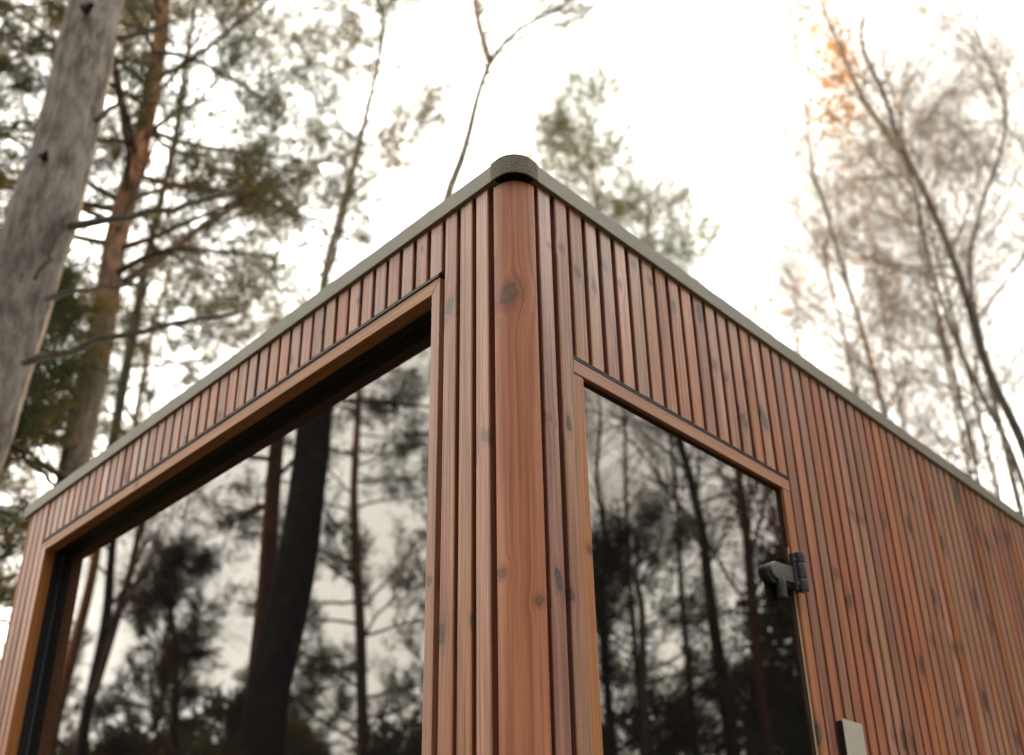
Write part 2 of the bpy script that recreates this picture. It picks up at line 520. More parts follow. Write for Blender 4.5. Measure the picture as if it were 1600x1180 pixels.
def wall_box(bm, W, s0, s1, z0, z1, d0, d1):
    v = [FR[W] @ Vector((SG[W] * s, d, z)) for s in (s0, s1) for d in (d0, d1) for z in (z0, z1)]
    q = [bm.verts.new(p) for p in v]
    for f in ((0, 1, 3, 2), (4, 6, 7, 5), (0, 4, 5, 1), (2, 3, 7, 6), (0, 2, 6, 4), (1, 5, 7, 3)):
        bm.faces.new([q[i] for i in f])


rs = random.Random(11)
HL, HR = -0.1335, -0.3705                  # lower ends of the short slats over the window and the door
A0, A1 = 0.2195, 2.1215                    # window opening on the left wall
D0, D1 = 0.1530, 0.9255                    # door opening on the right wall


def wall(W, slats, boxes):
    bm = bmesh.new()
    for b in boxes:
        wall_box(bm, W, *b)
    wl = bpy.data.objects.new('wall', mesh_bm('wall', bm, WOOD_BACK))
    place(wl, cabin)
    meshes = {}
    for s, ztop, zbot in slats:
        L = round(ztop - zbot, 4)
        if L not in meshes:
            meshes[L] = slat_mesh(L)
        o = bpy.data.objects.new('slat', meshes[L])
        c = s + SW / 2
        Mx = FR[W] @ Matrix.Translation((SG[W] * c, rs.uniform(-0.0009, 0.0007), ztop)) @ \
            Matrix.Rotation(math.radians(rs.gauss(0, 0.9)), 4, 'Z')
        place(o, wl, Mx)
        kk = [(SG[W] * (a - c), z - ztop, r * 1.12) for a, z, r in KN[W] if abs(a - c) < SW / 2 + r * 0.7 and zbot < z]
        if len(kk) < 3 and rs.random() < 0.5 and L > 1:
            kk.append((rs.uniform(-0.012, 0.012), rs.uniform(-2.3, -1.0), rs.uniform(0.005, 0.011)))
        for i, kv in enumerate(kk[:3]):
            o['knot_%s' % 'abc'[i]] = kv
    return wl


TOP = -0.0015
sl = []
i = 0
while L0 + i * PL < A0 - 0.01:
    sl.append((L0 + i * PL, TOP, ZB)); i += 1
while L0 + i * PL + SW < A1 + 0.005:
    sl.append((L0 + i * PL, TOP, HL)); i += 1
while L0 + i * PL + SW < LY - 0.05:
    sl.append((L0 + i * PL, TOP, ZB)); i += 1
DB = ST - 0.0012
wall('L', sl, [(0.022, A0 - 0.002, ZB, 0.0, DB, 0.036), (A1 + 0.002, LY - 0.022, ZB, 0.0, DB, 0.036),
               (A0 - 0.002, A1 + 0.002, -0.1345, 0.0, DB, 0.036), (A0 - 0.002, A1 + 0.002, ZB, -2.44, DB, 0.036)])
sr = []
i = 0
while R0 + i * PR + SW < LX - 0.05:
    s = R0 + i * PR
    sr.append((s, TOP, HR if D0 - 0.01 < s < D1 - 0.01 else ZB)); i += 1
wall('R', sr, [(0.032, D0 - 0.002, ZB, 0.0, DB, 0.036), (D1 + 0.002, LX - 0.022, ZB, 0.0, DB, 0.036),
               (D0 - 0.002, D1 + 0.002, -0.3715, 0.0, DB, 0.036)])
# hidden back walls
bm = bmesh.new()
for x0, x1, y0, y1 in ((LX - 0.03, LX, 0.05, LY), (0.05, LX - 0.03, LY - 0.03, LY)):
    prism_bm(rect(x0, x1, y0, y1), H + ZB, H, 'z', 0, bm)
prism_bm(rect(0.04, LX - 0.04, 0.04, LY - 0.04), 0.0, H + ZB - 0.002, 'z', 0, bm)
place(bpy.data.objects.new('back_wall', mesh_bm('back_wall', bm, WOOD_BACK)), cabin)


# corner posts
def post(cx, cy, ang, name, knots=(), r=0.052):
    e = 0.0075
    pts = [(0.0, e + r)]
    for k in range(0, 15):
        a = math.pi - (-math.pi / 2 * k / 14)          # from -x side round to -y side
        pts.append((r + r * math.cos(a), r + r * math.sin(a)))
    pts += [(r + 0.0035, 0.0), (r + 0.0035, 0.02), (0.02, 0.02), (0.02, e + r)]
    Rz = Matrix.Rotation(math.radians(-45), 4, 'Z')
    bm = prism_bm(pts, ZB, -0.0125, 'z')
    bmesh.ops.transform(bm, matrix=Rz.inverted(), verts=bm.verts)
    me = mesh_bm(name, bm, WOOD_POST)
    for p in me.polygons:
        p.use_smooth = abs(p.normal.z) < 0.5
    me.set_sharp_from_angle(angle=math.radians(35))
    o = bpy.data.objects.new(name, me)
    place(o, cabin, Matrix.Translation((cx, cy, H)) @ Matrix.Rotation(math.radians(ang), 4, 'Z') @ Rz)
    for i, kv in enumerate(knots[:3]):
        o['knot_%s' % 'abc'[i]] = kv
    return o


post(0, 0, 0, 'corner_post', [(-0.0149, -0.286, 0.0215), (-0.0345, -0.848, 0.0085), (0.0268, -0.899, 0.0075)])
post(0, LY, -90, 'corner_post', r=0.046)
post(LX, 0, 90, 'corner_post', r=0.046)

# ---- window on the left wall
window = bpy.data.objects.new('window', None)
place(window, cabin)
ZH, ZF, ZS = -0.1455, -0.1780, -2.42
fd = 0.034
wall_piece('gasket', 'L', A0, A1 + 0.003, -0.1452, -0.1378, -0.0030, 0.02, BLACK, window, 0.0012)
jw = 0.0245
wall_piece('frame_head', 'L', 0, 0, 0, 0, 0.0, fd, WOOD_FRAME, window, 0.0012, 'h',
           poly=[(A0 + 0.0006, ZH), (A0 + jw + 0.0006, ZF), (A1 - jw - 0.006, ZF), (A1, ZH)],
           knots=[(1.50, -0.160, 0.011)])
wall_piece('frame_jamb', 'L', 0, 0, 0, 0, 0.0, fd, WOOD_FRAME, window, 0.0012, 'v',
           poly=[(A0, ZH - 0.0006), (A0 + jw, ZF - 0.0006), (A0 + jw, ZS), (A0, ZS)],
           knots=[(0.2433 - 0.010, -0.8095, 0.0085)])
wall_piece('frame_jamb', 'L', 0, 0, 0, 0, 0.0, fd, WOOD_FRAME, window, 0.0012, 'v',
           poly=[(A1 - jw - 0.006, ZF - 0.0006), (A1, ZH - 0.0006), (A1, ZS), (A1 - jw - 0.006, ZS)])
wall_piece('frame_sill', 'L', A0, A1, ZS - 0.03, ZS - 0.001, -0.004, fd, WOOD_FRAME, window, 0.0012, 'h')
IA0, IA1 = A0 + jw, A1 - jw - 0.006
e = 0.0015
for nm, d0, d1, p, mt in (('sash', fd - 0.0015, 0.066, 0.0, ALU), ('edge_bead', 0.0585, 0.0608, 0.002, EDGE)):
    wall_piece(nm, 'L', IA0 - 0.02, IA1 + 0.02, ZF - e - p, ZF + 0.03, d0, d1, ALU, window)
    wall_piece(nm, 'L', IA0 - 0.02, IA0 + e + p, ZS, ZF - e - p - 0.0005, d0, d1, ALU, window)
    wall_piece(nm, 'L', IA1 - e - p, IA1 + 0.02, ZS, ZF - e - p - 0.0005, d0, d1, mt, window)
wall_piece('pane', 'L', IA0 - 0.01, IA1 + 0.01, ZS, ZF + 0.01, 0.062, 0.0645, GLASS, window)

# ---- glass door on the right wall
door = bpy.data.objects.new('glass_door', None)
place(door, cabin)
ZDH, ZDF, ZDB = -0.3795, -0.4095, -2.45
wall_piece('gasket', 'R', D0 - 0.004, D1 + 0.001, -0.3745, -0.3718, -0.0012, 0.02, BLACK, door, 0.0008)
wall_piece('drip_strip', 'R', D0 - 0.003, D1, -0.3792, -0.3752, -0.0006, 0.02, ALU, door, 0.0006)
wall_piece('frame_head', 'R', D0, D1, ZDF, ZDH, 0.0005, 0.0112, WOOD_FRAME, door, 0.0010, 'h')
wall_piece('frame_jamb', 'R', D0, D0 + 0.0285, ZDB, ZDF - 0.0008, 0.002, 0.0112, WOOD_FRAME, door, 0.0012, 'v',
           knots=[(0.1735, -0.771, 0.0085)])
wall_piece('frame_jamb', 'R', D1 - 0.032, D1, ZDB, ZDF - 0.0008, 0.001, 0.0112, WOOD_FRAME, door, 0.0014, 'v',
           knots=[(D1 - 0.033, -0.992, 0.017)])
wall_piece('door_seal', 'R', D0 + 0.012, D1 - 0.012, ZDF - 0.0015, ZDF + 0.02, 0.0114, 0.034, ALU, door)
wall_piece('door_seal', 'R', D0 + 0.01, D0 + 0.0275, ZDB, ZDF - 0.002, 0.0114, 0.034, ALU, door)
wall_piece('door_seal', 'R', D1 - 0.0335, D1 - 0.012, ZDB, ZDF - 0.002, 0.0114, 0.034, ALU, door)
wall_piece('edge_strip', 'R', D1 - 0.0350, D1 - 0.0323, ZDB, -0.56, 0.0085, 0.0110, STRIP, door)
wall_piece('pane', 'R', D0 + 0.02, D1 - 0.03, ZDB, ZDF + 0.01, 0.0125, 0.0205, GLASS, door)

# ---- hinge clamp on the glass door
hinge = bpy.data.objects.new('hinge', None)
place(hinge, cabin)
hr_ = 0.0205
pts = [(0.886, -0.6365 + hr_)]
for k in range(13):
    a = math.pi / 2 + math.pi * k / 12
    pts.append((0.802 + hr_ * 1.1 * math.cos(a), -0.6445 + hr_ * math.sin(a)))
pts.append((0.886, -0.6365 - hr_))


def flat(name, poly, d0, d1, mat, bevel, parent):
    bm = prism_bm(poly, d0, d1, 'y')
    fr = [f for f in bm.faces if abs(f.normal.y) > 0.9 or True]
    ed = [e_ for e_ in bm.edges if all(abs(v.co.y - d0) < 1e-5 for v in e_.verts)]
    bmesh.ops.bevel(bm, geom=ed, offset=bevel, segments=4, affect='EDGES', profile=0.5)
    me = mesh_bm(name, bm, mat, True)
    me.set_sharp_from_angle(angle=math.radians(40))
    o = bpy.data.objects.new(name, me)
    return place(o, parent, Matrix.Translation((0, 0, H)))


flat('clamp_arm', pts, -0.0060, 0.0030, HINGE, 0.003, hinge)
flat('clamp_base', [(p[0] - (0.003 if p[0] < 0.83 else 0), p[1] - (0.009 if p[1] < -0.645 else 0.0015)) for p in pts], 0.0015, 0.0123, HINGE_D, 0.002, hinge)


def cyl(name, cx, cy, r, z0, z1, mat, parent, seg=24):
    pts = [(cx + r * math.cos(2 * math.pi * k / seg), cy + r * math.sin(2 * math.pi * k / seg)) for k in range(seg)]
    bm = prism_bm(pts, z0, z1, 'z')
    ed = [e_ for e_ in bm.edges if abs(e_.verts[0].co.z - e_.verts[1].co.z) < 1e-6]
    bmesh.ops.bevel(bm, geom=ed, offset=min(r * 0.18, 0.002), segments=2, affect='EDGES', profile=0.5)
    me = mesh_bm(name, bm, mat, True)
    me.set_sharp_from_angle(angle=math.radians(40))
    return place(bpy.data.objects.new(name, me), parent, Matrix.Translation((0, 0, H)))


cyl('knuckle', 0.8960, -0.0125, 0.0122, -0.6050, -0.5800, HINGE_D, hinge)
cyl('knuckle', 0.8960, -0.0125, 0.0115, -0.6450, -0.6062, HINGE_D, hinge)
cyl('knuckle', 0.8960, -0.0125, 0.0122, -0.6740, -0.6462, HINGE_D, hinge)
wall_piece('hinge_leaf', 'R', 0.872, 0.892, -0.672, -0.585, -0.0105, 0.0005, HINGE_D, hinge, 0.002)
for z_ in (-0.6000, -0.6570):
    pts_ = [(0.8795 + 0.0042 * math.cos(2 * math.pi * q / 14), z_ + 0.0042 * math.sin(2 * math.pi * q / 14)) for q in range(14)]
    flat('screw', pts_, -0.0120, -0.0100, EDGE, 0.0006, hinge)
cyl('hinge_pin', 0.8960, -0.0125, 0.0060, -0.6765, -0.5775, EDGE, hinge)
cyl('knob', 0.8170, -0.0010, 0.0125, -0.7070, -0.6600, HINGE_D, hinge)

# ---- pale metal plate on the slats
wall_piece('metal_plate', 'R', 0.9700, 1.0570, -1.30, -0.9500, -0.0200, -0.0175, PLATE, cabin, 0.0010)
wall_piece('plate_box', 'R', 0.9730, 1.0540, -1.297, -0.9530, -0.0174, -0.0012, BLACK, cabin)

# ---- roof, eave trim and corner cap
def rounded(e, r=0.056):
    arc = [(r - (r + e) * math.cos(math.pi / 2 * k / 12), r - (r + e) * math.sin(math.pi / 2 * k / 12)) for k in range(13)]
    return arc + [(LX, -e), (LX, LY), (-e, LY)]


roof = bpy.data.objects.new('roof', mesh_bm('roof', prism_bm(rounded(-0.002), 0.008, 0.036, 'z'), ROOFM))
place(roof, cabin, Matrix.Translation((0, 0, H)))
place(bpy.data.objects.new('eave_seal', mesh_bm('eave_seal', prism_bm(rounded(0.004), 0.0012, 0.0075, 'z'), BLACK)),  # black layer standing in for shade in the gap below the eave
      roof, Matrix.Translation((0, 0, H)))


def trim(W, s0, s1, seed):
    r = np.random.default_rng(seed)
    ns = int((s1 - s0) / 0.02)
    s = np.linspace(s0, s1, ns)
    wob = sum(a * np.sin(s * f + p) for a, f, p in ((0.0011, 9, 0.4 + seed), (0.0007, 23, 1.3 * seed), (0.0004, 61, 2.1)))
    wob = wob * np.clip((s - 0.25) / 0.4, 0, 1)
    out = 0.0006 * np.sin(s * 7 + seed) * np.clip((s - 0.25) / 0.4, 0, 1)
    # section: lower lip, outer face, rounded top edge, return on the roof
    sec = [(0.012, 0.0004, 0, 0), (-0.0074, 0.0, 0, 0.3), (-0.0082, 0.0008, 0, 0.3), (-0.0082, 0.022, 0.3, 1), (-0.0080, 0.0410, 1, 1), (-0.0072, 0.0418, 1, 1), (0.002, 0.0420, 1, 0.5), (0.05, 0.0424, 1, 0), (0.05, 0.037, 0, 0)]
    V = np.zeros((ns, len(sec), 3))
    for j, (d, z, a, b) in enumerate(sec):
        V[:, j, 0] = SG[W] * s
        V[:, j, 1] = d + out * b
        V[:, j, 2] = z + wob * a
    m_ = len(sec)
    ix = np.arange(ns * m_).reshape(ns, m_)
    nx = np.roll(ix, -1, axis=1)
    f = np.stack([ix[:-1], ix[1:], nx[1:], nx[:-1]], -1).reshape(-1, 4)
    me = mesh_np('eave_trim', V, f, TRIM)
    bm = bmesh.new(); bm.from_mesh(me)
    bmesh.ops.holes_fill(bm, edges=bm.edges)
    bmesh.ops.recalc_face_normals(bm, faces=bm.faces)
    bm.to_mesh(me); bm.free()
    me.set_sharp_from_angle(angle=math.radians(30))
    place(bpy.data.objects.new('eave_trim', me), roof, FR[W])


trim('L', 0.052, LY + 0.004, 1)
trim('R', 0.052, LX + 0.004, 2)


def corner_cap(cx, cy, ang):
    r, o_, t, ext = 0.040, 0.0102, 0.004, 0.0575
    outer = [(-o_, ext)]
    rr = r + o_
    outer += [(r - rr * math.cos(a), r - rr * math.sin(a)) for a in [math.pi / 2 * k / 20 for k in range(21)]]
    outer += [(ext, -o_)]
    inner = [(-o_ + t, ext)] + [(r - (rr - t) * math.cos(a), r - (rr - t) * math.sin(a)) for a in [math.pi / 2 * k / 20 for k in range(21)]] + [(ext, -o_ + t)]
    bm = bmesh.new()
    prism_bm(outer + inner[::-1], -0.0015, 0.0422, 'z', 0, bm)
    prism_bm(outer + [(ext, ext)], 0.0422, 0.0448, 'z', 0, bm)
    ed = [e_ for e_ in bm.edges if all(v.co.z > 0.0445 for v in e_.verts)]
    bmesh.ops.bevel(bm, geom=ed, offset=0.0015, segments=3, affect='EDGES', profile=0.5)
    me = mesh_bm('corner_cap', bm, CAP, True)
    me.set_sharp_from_angle(angle=math.radians(40))
    place(bpy.data.objects.new('corner_cap', me), roof,
          Matrix.Translation((cx, cy, H)) @ Matrix.Rotation(math.radians(ang), 4, 'Z'))


corner_cap(0, 0, 0)

# ------------------------------------------------------------------ trees: arrays of tapered tubes
def norm(v):
    return v / np.maximum(np.linalg.norm(v, axis=-1, keepdims=True), 1e-9)


def tubes(P, R, sides):
    """P (N,K,3) centre lines, R (N,K) radii -> vertices, quads"""
    Nn, K, _ = P.shape
    T = np.empty_like(P)
    T[:, 1:-1] = P[:, 2:] - P[:, :-2]
    T[:, 0] = P[:, 1] - P[:, 0]
    T[:, -1] = P[:, -1] - P[:, -2]
    T = norm(T)
    ref = np.where(np.abs(T[..., 2:3]) > 0.9, np.array([1.0, 0, 0]), np.array([0, 0, 1.0]))
    ref = np.broadcast_to(ref[:, :1], T.shape)
    U = norm(np.cross(T, ref))
    V = np.cross(T, U)
    a = np.arange(sides) * 2 * np.pi / sides
    ring = U[:, :, None] * np.cos(a)[:, None] + V[:, :, None] * np.sin(a)[:, None]
    verts = P[:, :, None] + ring * R[:, :, None, None]
    ix = np.arange(Nn * K * sides).reshape(Nn, K, sides)
    nx = np.roll(ix, -1, axis=2)
    f = np.stack([ix[:, :-1], nx[:, :-1], nx[:, 1:], ix[:, 1:]], -1).reshape(-1, 4)
    return verts.reshape(-1, 3), f


def grow(rng, P, R, n, t0, t1, length, ang, upb, wig, K, rfac, rmin=0.002, down=0.0):
    """n children per parent line; length/ang/upb may be arrays over t (callables)"""
    Nn, Kp, _ = P.shape
    t = t0 + (t1 - t0) * (np.arange(n)[None] + rng.uniform(0.1, 0.9, (Nn, n))) / n
    u = t * (Kp - 1)
    i = np.clip(u.astype(int), 0, Kp - 2)
    fr = (u - i)[..., None]
    ar = np.arange(Nn)[:, None]
    base = P[ar, i] * (1 - fr) + P[ar, i + 1] * fr
    tan = norm(P[ar, i + 1] - P[ar, i])
    rb = R[ar, i] * (1 - fr[..., 0]) + R[ar, i + 1] * fr[..., 0]
    rand = rng.normal(size=tan.shape)
    perp = norm(rand - (rand * tan).sum(-1, keepdims=True) * tan)
    A = ang(t) if callable(ang) else np.full(t.shape, ang)
    A = A + rng.normal(0, 0.12, t.shape)
    d = tan * np.cos(A)[..., None] + perp * np.sin(A)[..., None]
    Lg = (length(t) if callable(length) else np.full(t.shape, length)) * rng.uniform(0.65, 1.25, t.shape)
    base = base.reshape(-1, 3); d = d.reshape(-1, 3); Lg = Lg.ravel(); rb = rb.ravel()
    C = np.empty((len(base), K, 3))
    C[:, 0] = base
    for k in range(1, K):
        d = norm(d + rng.normal(0, wig, d.shape) + np.array([0, 0, upb - down * k]))
        C[:, k] = C[:, k - 1] + d * (Lg / (K - 1))[:, None]
    r0 = np.maximum(rb * rfac, rmin)
    taper = np.linspace(1, 0.3, K)
    return C, r0[:, None] * taper[None], d


def tufts(rng, C, D, n, L, w, spread=0.75):
    """needle triangles: n per centre"""
    c = np.repeat(C, n, 0) + rng.normal(0, L * 0.25, (len(C) * n, 3))
    d = np.repeat(D, n, 0)
    v = norm(d * 0.7 + rng.normal(0, spread, c.shape))
    p = norm(np.cross(v, rng.normal(size=c.shape)))
    Ls = L * rng.uniform(0.6, 1.2, (len(c), 1))
    o = c - d * rng.uniform(0, L * 1.1, (len(c), 1))
    V = np.stack([o - p * w / 2, o + p * w / 2, o + v * Ls], 1).reshape(-1, 3)
    return V, np.arange(len(V)).reshape(-1, 3)


def resample(pts, k):
    pts = np.array(pts, float)
    s = np.concatenate([[0], np.cumsum(np.linalg.norm(np.diff(pts, axis=0), axis=1))])
    u = np.linspace(0, s[-1], k)
    q = np.stack([np.interp(u, s, pts[:, i]) for i in range(3)], -1)
    for _ in range(3):
        q[1:-1] = q[1:-1] * 0.5 + (q[:-2] + q[2:]) * 0.25
    return q


def trunk_line(way, top, k=60, wob=0.03, seed=0):
    """ground to treetop through the given points"""
    way = [tuple(w) for w in way]
    r = np.random.default_rng(seed)
    x0, y0, _ = way[0]
    low = [(x0 + r.normal(0, 0.05), y0 + r.normal(0, 0.05), -0.35)]
    hi = []
    if top > way[-1][2] + 0.5:
        hx, hy, hz = way[-1]
        for f in (0.33, 0.66, 1.0):
            hi.append((hx + r.normal(0, wob * 4), hy + r.normal(0, wob * 4), hz + (top - hz) * f))
    return resample(low + way + hi, k)


def trunk_mesh(line, r0, rtop, sides, rough, seed, mat, flare=0.35):
    rng = np.random.default_rng(seed)
    k = len(line)
    z = line[:, 2]
    t = (z - z[0]) / (z[-1] - z[0])
    R = rtop + (r0 - rtop) * (1 - t) ** 0.85
    R = R * (1 + flare * np.exp(-np.maximum(z, 0) / 0.5))
    V, F = tubes(line[None], R[None], sides)
    V = V.reshape(k, sides, 3)
    nz = rng.normal(0, 1, (k, sides))
    for _ in range(2):
        nz = (nz + np.roll(nz, 1, 0) + np.roll(nz, -1, 0) + np.roll(nz, 1, 1) * 0.5 + np.roll(nz, -1, 1) * 0.5) / 2.6
    V = V + (V - line[:, None]) * (nz * rough)[..., None]
    return mesh_np('trunk', V.reshape(-1, 3), F, mat), R


def add(name, me, parent, **props):
    o = bpy.data.objects.new(name, me)
    for k_, v_ in props.items():
        o[k_] = v_
    return place(o, parent)


def split_limbs(P, R, sides, mat, parent, name='limb', most=400):
    for p, r in zip(P[:most], R[:most]):
        v, f = tubes(p[None], r[None], sides)
        add(name, mesh_np(name, v, f, mat), parent)


def pine(label, way, r0, top, crown0, lmax, seed, n1=34, n2=9, n3=7, nn=8, barkm=None, needle=None, extra=(), tsides=14,
         tk=60, rough=0.04, tuft=(0.11, 0.012), group='pine trees round the cabin', droop=0.02, cat='tree', name='pine_tree',
         low_len=0.55, ang0=1.45, l2=0.30, l3=0.13):
    rng = np.random.default_rng(seed)
    barkm = barkm or BARK_PINE
    needle = needle or NEEDLE
    line = trunk_line(way, top, tk, seed=seed)
    t = thing(name, label, cat, (line[0, 0], line[0, 1], 0), group)
    me, R = trunk_mesh(line, r0, 0.025, tsides, rough, seed, barkm)
    add('trunk', me, t)
    z = line[:, 2]
    tc = (crown0 - z[0]) / (z[-1] - z[0])
    # share of the crown height -> limb length
    ln = lambda s: lmax * np.interp((s - tc) / (1 - tc), [0, 0.25, 0.6, 1.0], [low_len, 1.0, 0.8, 0.18])
    an = lambda s: np.interp((s - tc) / (1 - tc), [0, 0.6, 1.0], [ang0, 1.25, 0.6])
    P1, R1, _ = grow(rng, line[None], R[None], n1, tc, 0.99, ln, an, 0.03, 0.10, 8, 0.33, 0.012, 0.004)
    if len(extra):
        E = np.stack([resample(e_[0], 8) for e_ in extra])
        ER = np.stack([np.linspace(e_[1], e_[1] * 0.35, 8) for e_ in extra])
        P1 = np.concatenate([E, P1]); R1 = np.concatenate([ER, R1])
    split_limbs(P1, R1, 6, TWIG_PINE, t)
    l1 = np.linalg.norm(P1[:, -1] - P1[:, 0], axis=1)
    P2, R2, _ = grow(rng, P1, R1, n2, 0.3, 1.0, l2 * lmax, 0.75, 0.06, 0.14, 5, 0.5, 0.005)
    P3, R3, D3 = grow(rng, P2, R2, n3, 0.3, 1.0, l3 * lmax, 0.7, 0.10, 0.15, 3, 0.6, 0.003)
    v2, f2 = tubes(P2, R2, 4)
    v3, f3 = tubes(P3, R3, 3)
    C = np.concatenate([P3[:, -1], P3[:, 1], P2[:, -1]])
    D = np.concatenate([D3, norm(P3[:, 1] - P3[:, 0]), norm(P2[:, -1] - P2[:, -2])])
    vn, fn = tufts(rng, C, D, nn, tuft[0], tuft[1])
    V = np.concatenate([v2, v3, vn])
    F = [np.concatenate([f2, f3 + len(v2)]), fn + len(v2) + len(v3)]
    me = mesh_np('crown', V, F, [TWIG_PINE, needle], False, np.concatenate([np.zeros(len(F[0])), np.ones(len(fn))]))
    add('crown', me, t)
    return t


def birch(label, way, r0, top, crown0, lmax, seed, forks=(), n1=26, n2=8, n3=6, n4=5, barkm=None, leaves=0, leafmat=None,
          group='bare birches beyond the right wall', cat='tree', name='birch_tree', fine=0.0015, hang=0.10, ang=0.75, leaf_z=None, lsize=0.05):
    rng = np.random.default_rng(seed)
    barkm = barkm or BARK_BIRCH
    line = trunk_line(way, top, 70, wob=0.05, seed=seed)
    t = thing(name, label, cat, (line[0, 0], line[0, 1], 0), group)
    me, R = trunk_mesh(line, r0, 0.012, 10, 0.05, seed, barkm, 0.2)
    add('trunk', me, t)
    z = line[:, 2]
    tc = (crown0 - z[0]) / (z[-1] - z[0])
    ln = lambda s: lmax * np.interp((s - tc) / (1 - tc), [0, 0.3, 0.7, 1.0], [0.75, 1.0, 0.7, 0.25])
    P1, R1, _ = grow(rng, line[None], R[None], n1, tc, 0.98, ln, ang, 0.05, 0.11, 9, 0.42, 0.010)
    if len(forks):
        E = np.stack([resample(f_[0], 9) for f_ in forks])
        ER = np.stack([np.linspace(f_[1], f_[1] * 0.35, 9) for f_ in forks])
        P1 = np.concatenate([E, P1]); R1 = np.concatenate([ER, R1])
    split_limbs(P1, R1, 6, TWIG, t)
    P2, R2, _ = grow(rng, P1, R1, n2, 0.2, 1.0, 0.36 * lmax, 0.7, 0.02, 0.13, 6, 0.55, 0.0038)
    P3, R3, _ = grow(rng, P2, R2, n3, 0.2, 1.0, 0.20 * lmax, 0.7, -0.02, 0.15, 4, 0.6, 0.0021, 0.01)
    P4, R4, D4 = grow(rng, P3, R3, n4, 0.2, 1.0, 0.16 * lmax, 0.6, -hang, 0.12, 3, 0.7, fine, hang * 0.5)
    vs, fs, off = [], [], 0
    for P_, R_, sd_ in ((P2, R2, 4), (P3, R3, 3), (P4, R4, 3)):
        v, f = tubes(P_, R_, sd_)
        vs.append(v); fs.append(f + off); off += len(v)
    F = [np.concatenate(fs)]
    fm = np.zeros(len(F[0]))
    mats = [TWIG]
    if leaves:
        pts = P4[:, -1]
        if leaf_z:
            q = np.array(leaf_z[:3]); rad = leaf_z[3]
            wgt = np.exp(-(((pts - q) / np.array([rad, rad, rad * 3.4])) ** 2).sum(-1)) + leaf_z[4]
        else:
            wgt = np.ones(len(pts))
        ii = rng.choice(len(pts), leaves, p=wgt / wgt.sum())
        c = pts[ii] + rng.normal(0, 0.03, (leaves, 3))
        a = norm(rng.normal(size=c.shape)); b = norm(np.cross(a, rng.normal(size=c.shape)))
        sz = lsize * rng.uniform(0.6, 1.2, (leaves, 1))
        q4 = np.stack([c - a * sz * .5, c + b * sz * .35, c + a * sz * .5, c - b * sz * .35], 1)
        vs.append(q4.reshape(-1, 3))
        F[0] = np.concatenate([F[0], np.arange(leaves * 4).reshape(-1, 4) + off])
        fm = np.concatenate([fm, np.ones(leaves)])
        mats.append(leafmat or LEAF_O)
    me = mesh_np('crown', np.concatenate(vs), F, mats, False, fm)
    add('crown', me, t)
    return t


def copy_tree(t, label, loc, rot, scale=1.0, group=None):
    base = MW[t.name]
    c = t.copy()
    COL.objects.link(c)
    c['label'] = label
    if group:
        c['group'] = group
    Mn = Matrix.Translation(Vector(loc)) @ Matrix.Rotation(rot, 4, 'Z') @ Matrix.Scale(scale, 4)
    c.matrix_basis = Mn
    MW[c.name] = Mn
    for ch in list(t.children):
        d = ch.copy()
        COL.objects.link(d)
        d.parent = c
        d.matrix_parent_inverse = ch.matrix_parent_inverse.copy()
    return c


# ---- the big grey pine at the left edge, with its dead side branches
way = [(0.0, 3.66, 2.3), (0.135, 3.62, 3.8), (0.20, 3.60, 4.7), (0.23, 3.59, 5.34), (0.23, 3.59, 5.96), (0.22, 3.59, 6.57)]
T1B = [
    ([(0.27, 3.53, 6.15), (0.4, 3.5, 6.35), (0.53, 3.47, 6.48), (0.64, 3.45, 6.63)], 0.018),
    ([(0.26, 3.50, 5.48), (0.35, 3.46, 5.66), (0.41, 3.46, 5.8), (0.45, 3.46, 5.92)], 0.018),
    ([(0.25, 3.48, 4.83), (0.54, 3.51, 5.07), (0.78, 3.55, 5.31), (1.05, 3.57, 5.55), (1.3, 3.59, 5.82)], 0.024),
    ([(0.29, 3.46, 4.93), (0.235, 3.36, 4.75), (0.19, 3.31, 4.55), (0.14, 3.27, 4.34)], 0.018),
    ([(0.25, 3.47, 4.38), (0.47, 3.55, 4.6), (0.64, 3.63, 4.76), (0.85, 3.69, 4.91)], 0.016),
    ([(0.22, 3.48, 4.0), (0.44, 3.52, 4.23), (0.66, 3.55, 4.4), (0.89, 3.56, 4.58), (1.14, 3.56, 4.76), (1.35, 3.56, 4.9)], 0.021),
    ([(0.3, 3.52, 5.48), (0.45, 3.6, 5.63), (0.57, 3.69, 5.76)], 0.012),
    ([(0.24, 3.56, 3.65), (0.5, 3.77, 3.65), (0.74, 3.94, 3.63)], 0.014),
    ([(0.14, 3.45, 6.3), (0.13, 3.34, 6.23)], 0.028),
    ([(0.12, 3.47, 5.2), (0.09, 3.38, 5.16)], 0.02),
]
line = trunk_line(way, 17, 150, seed=3)
T1 = thing('pine_tree', 'thick grey pine trunk with dead bare side branches at the left edge', 'tree', (0.21, 3.59, 0), 'pine trees round the cabin')
me, R = trunk_mesh(line, 0.205, 0.03, 36, 0.045, 3, BARK_GREY)
add('trunk', me, T1)
for pts, r in T1B:
    q = resample(pts, 10)
    q[2:-1] += np.random.default_rng(len(pts)).normal(0, 0.008, q[2:-1].shape)
    rr = np.linspace(r, r * 0.5, 10)
    v, f = tubes(q[None], rr[None], 8)
    add('dead_branch', mesh_np('dead_branch', v, f, MOSSY), T1)
rng = np.random.default_rng(8)
P1, R1, _ = grow(rng, line[None], R[None], 20, 0.62, 0.99, 2.2, 1.2, 0.03, 0.1, 8, 0.3, 0.012)
split_limbs(P1, R1, 6, TWIG_PINE, T1)
P2, R2, _ = grow(rng, P1, R1, 8, 0.3, 1.0, 0.7, 0.75, 0.06, 0.14, 5, 0.5, 0.005)
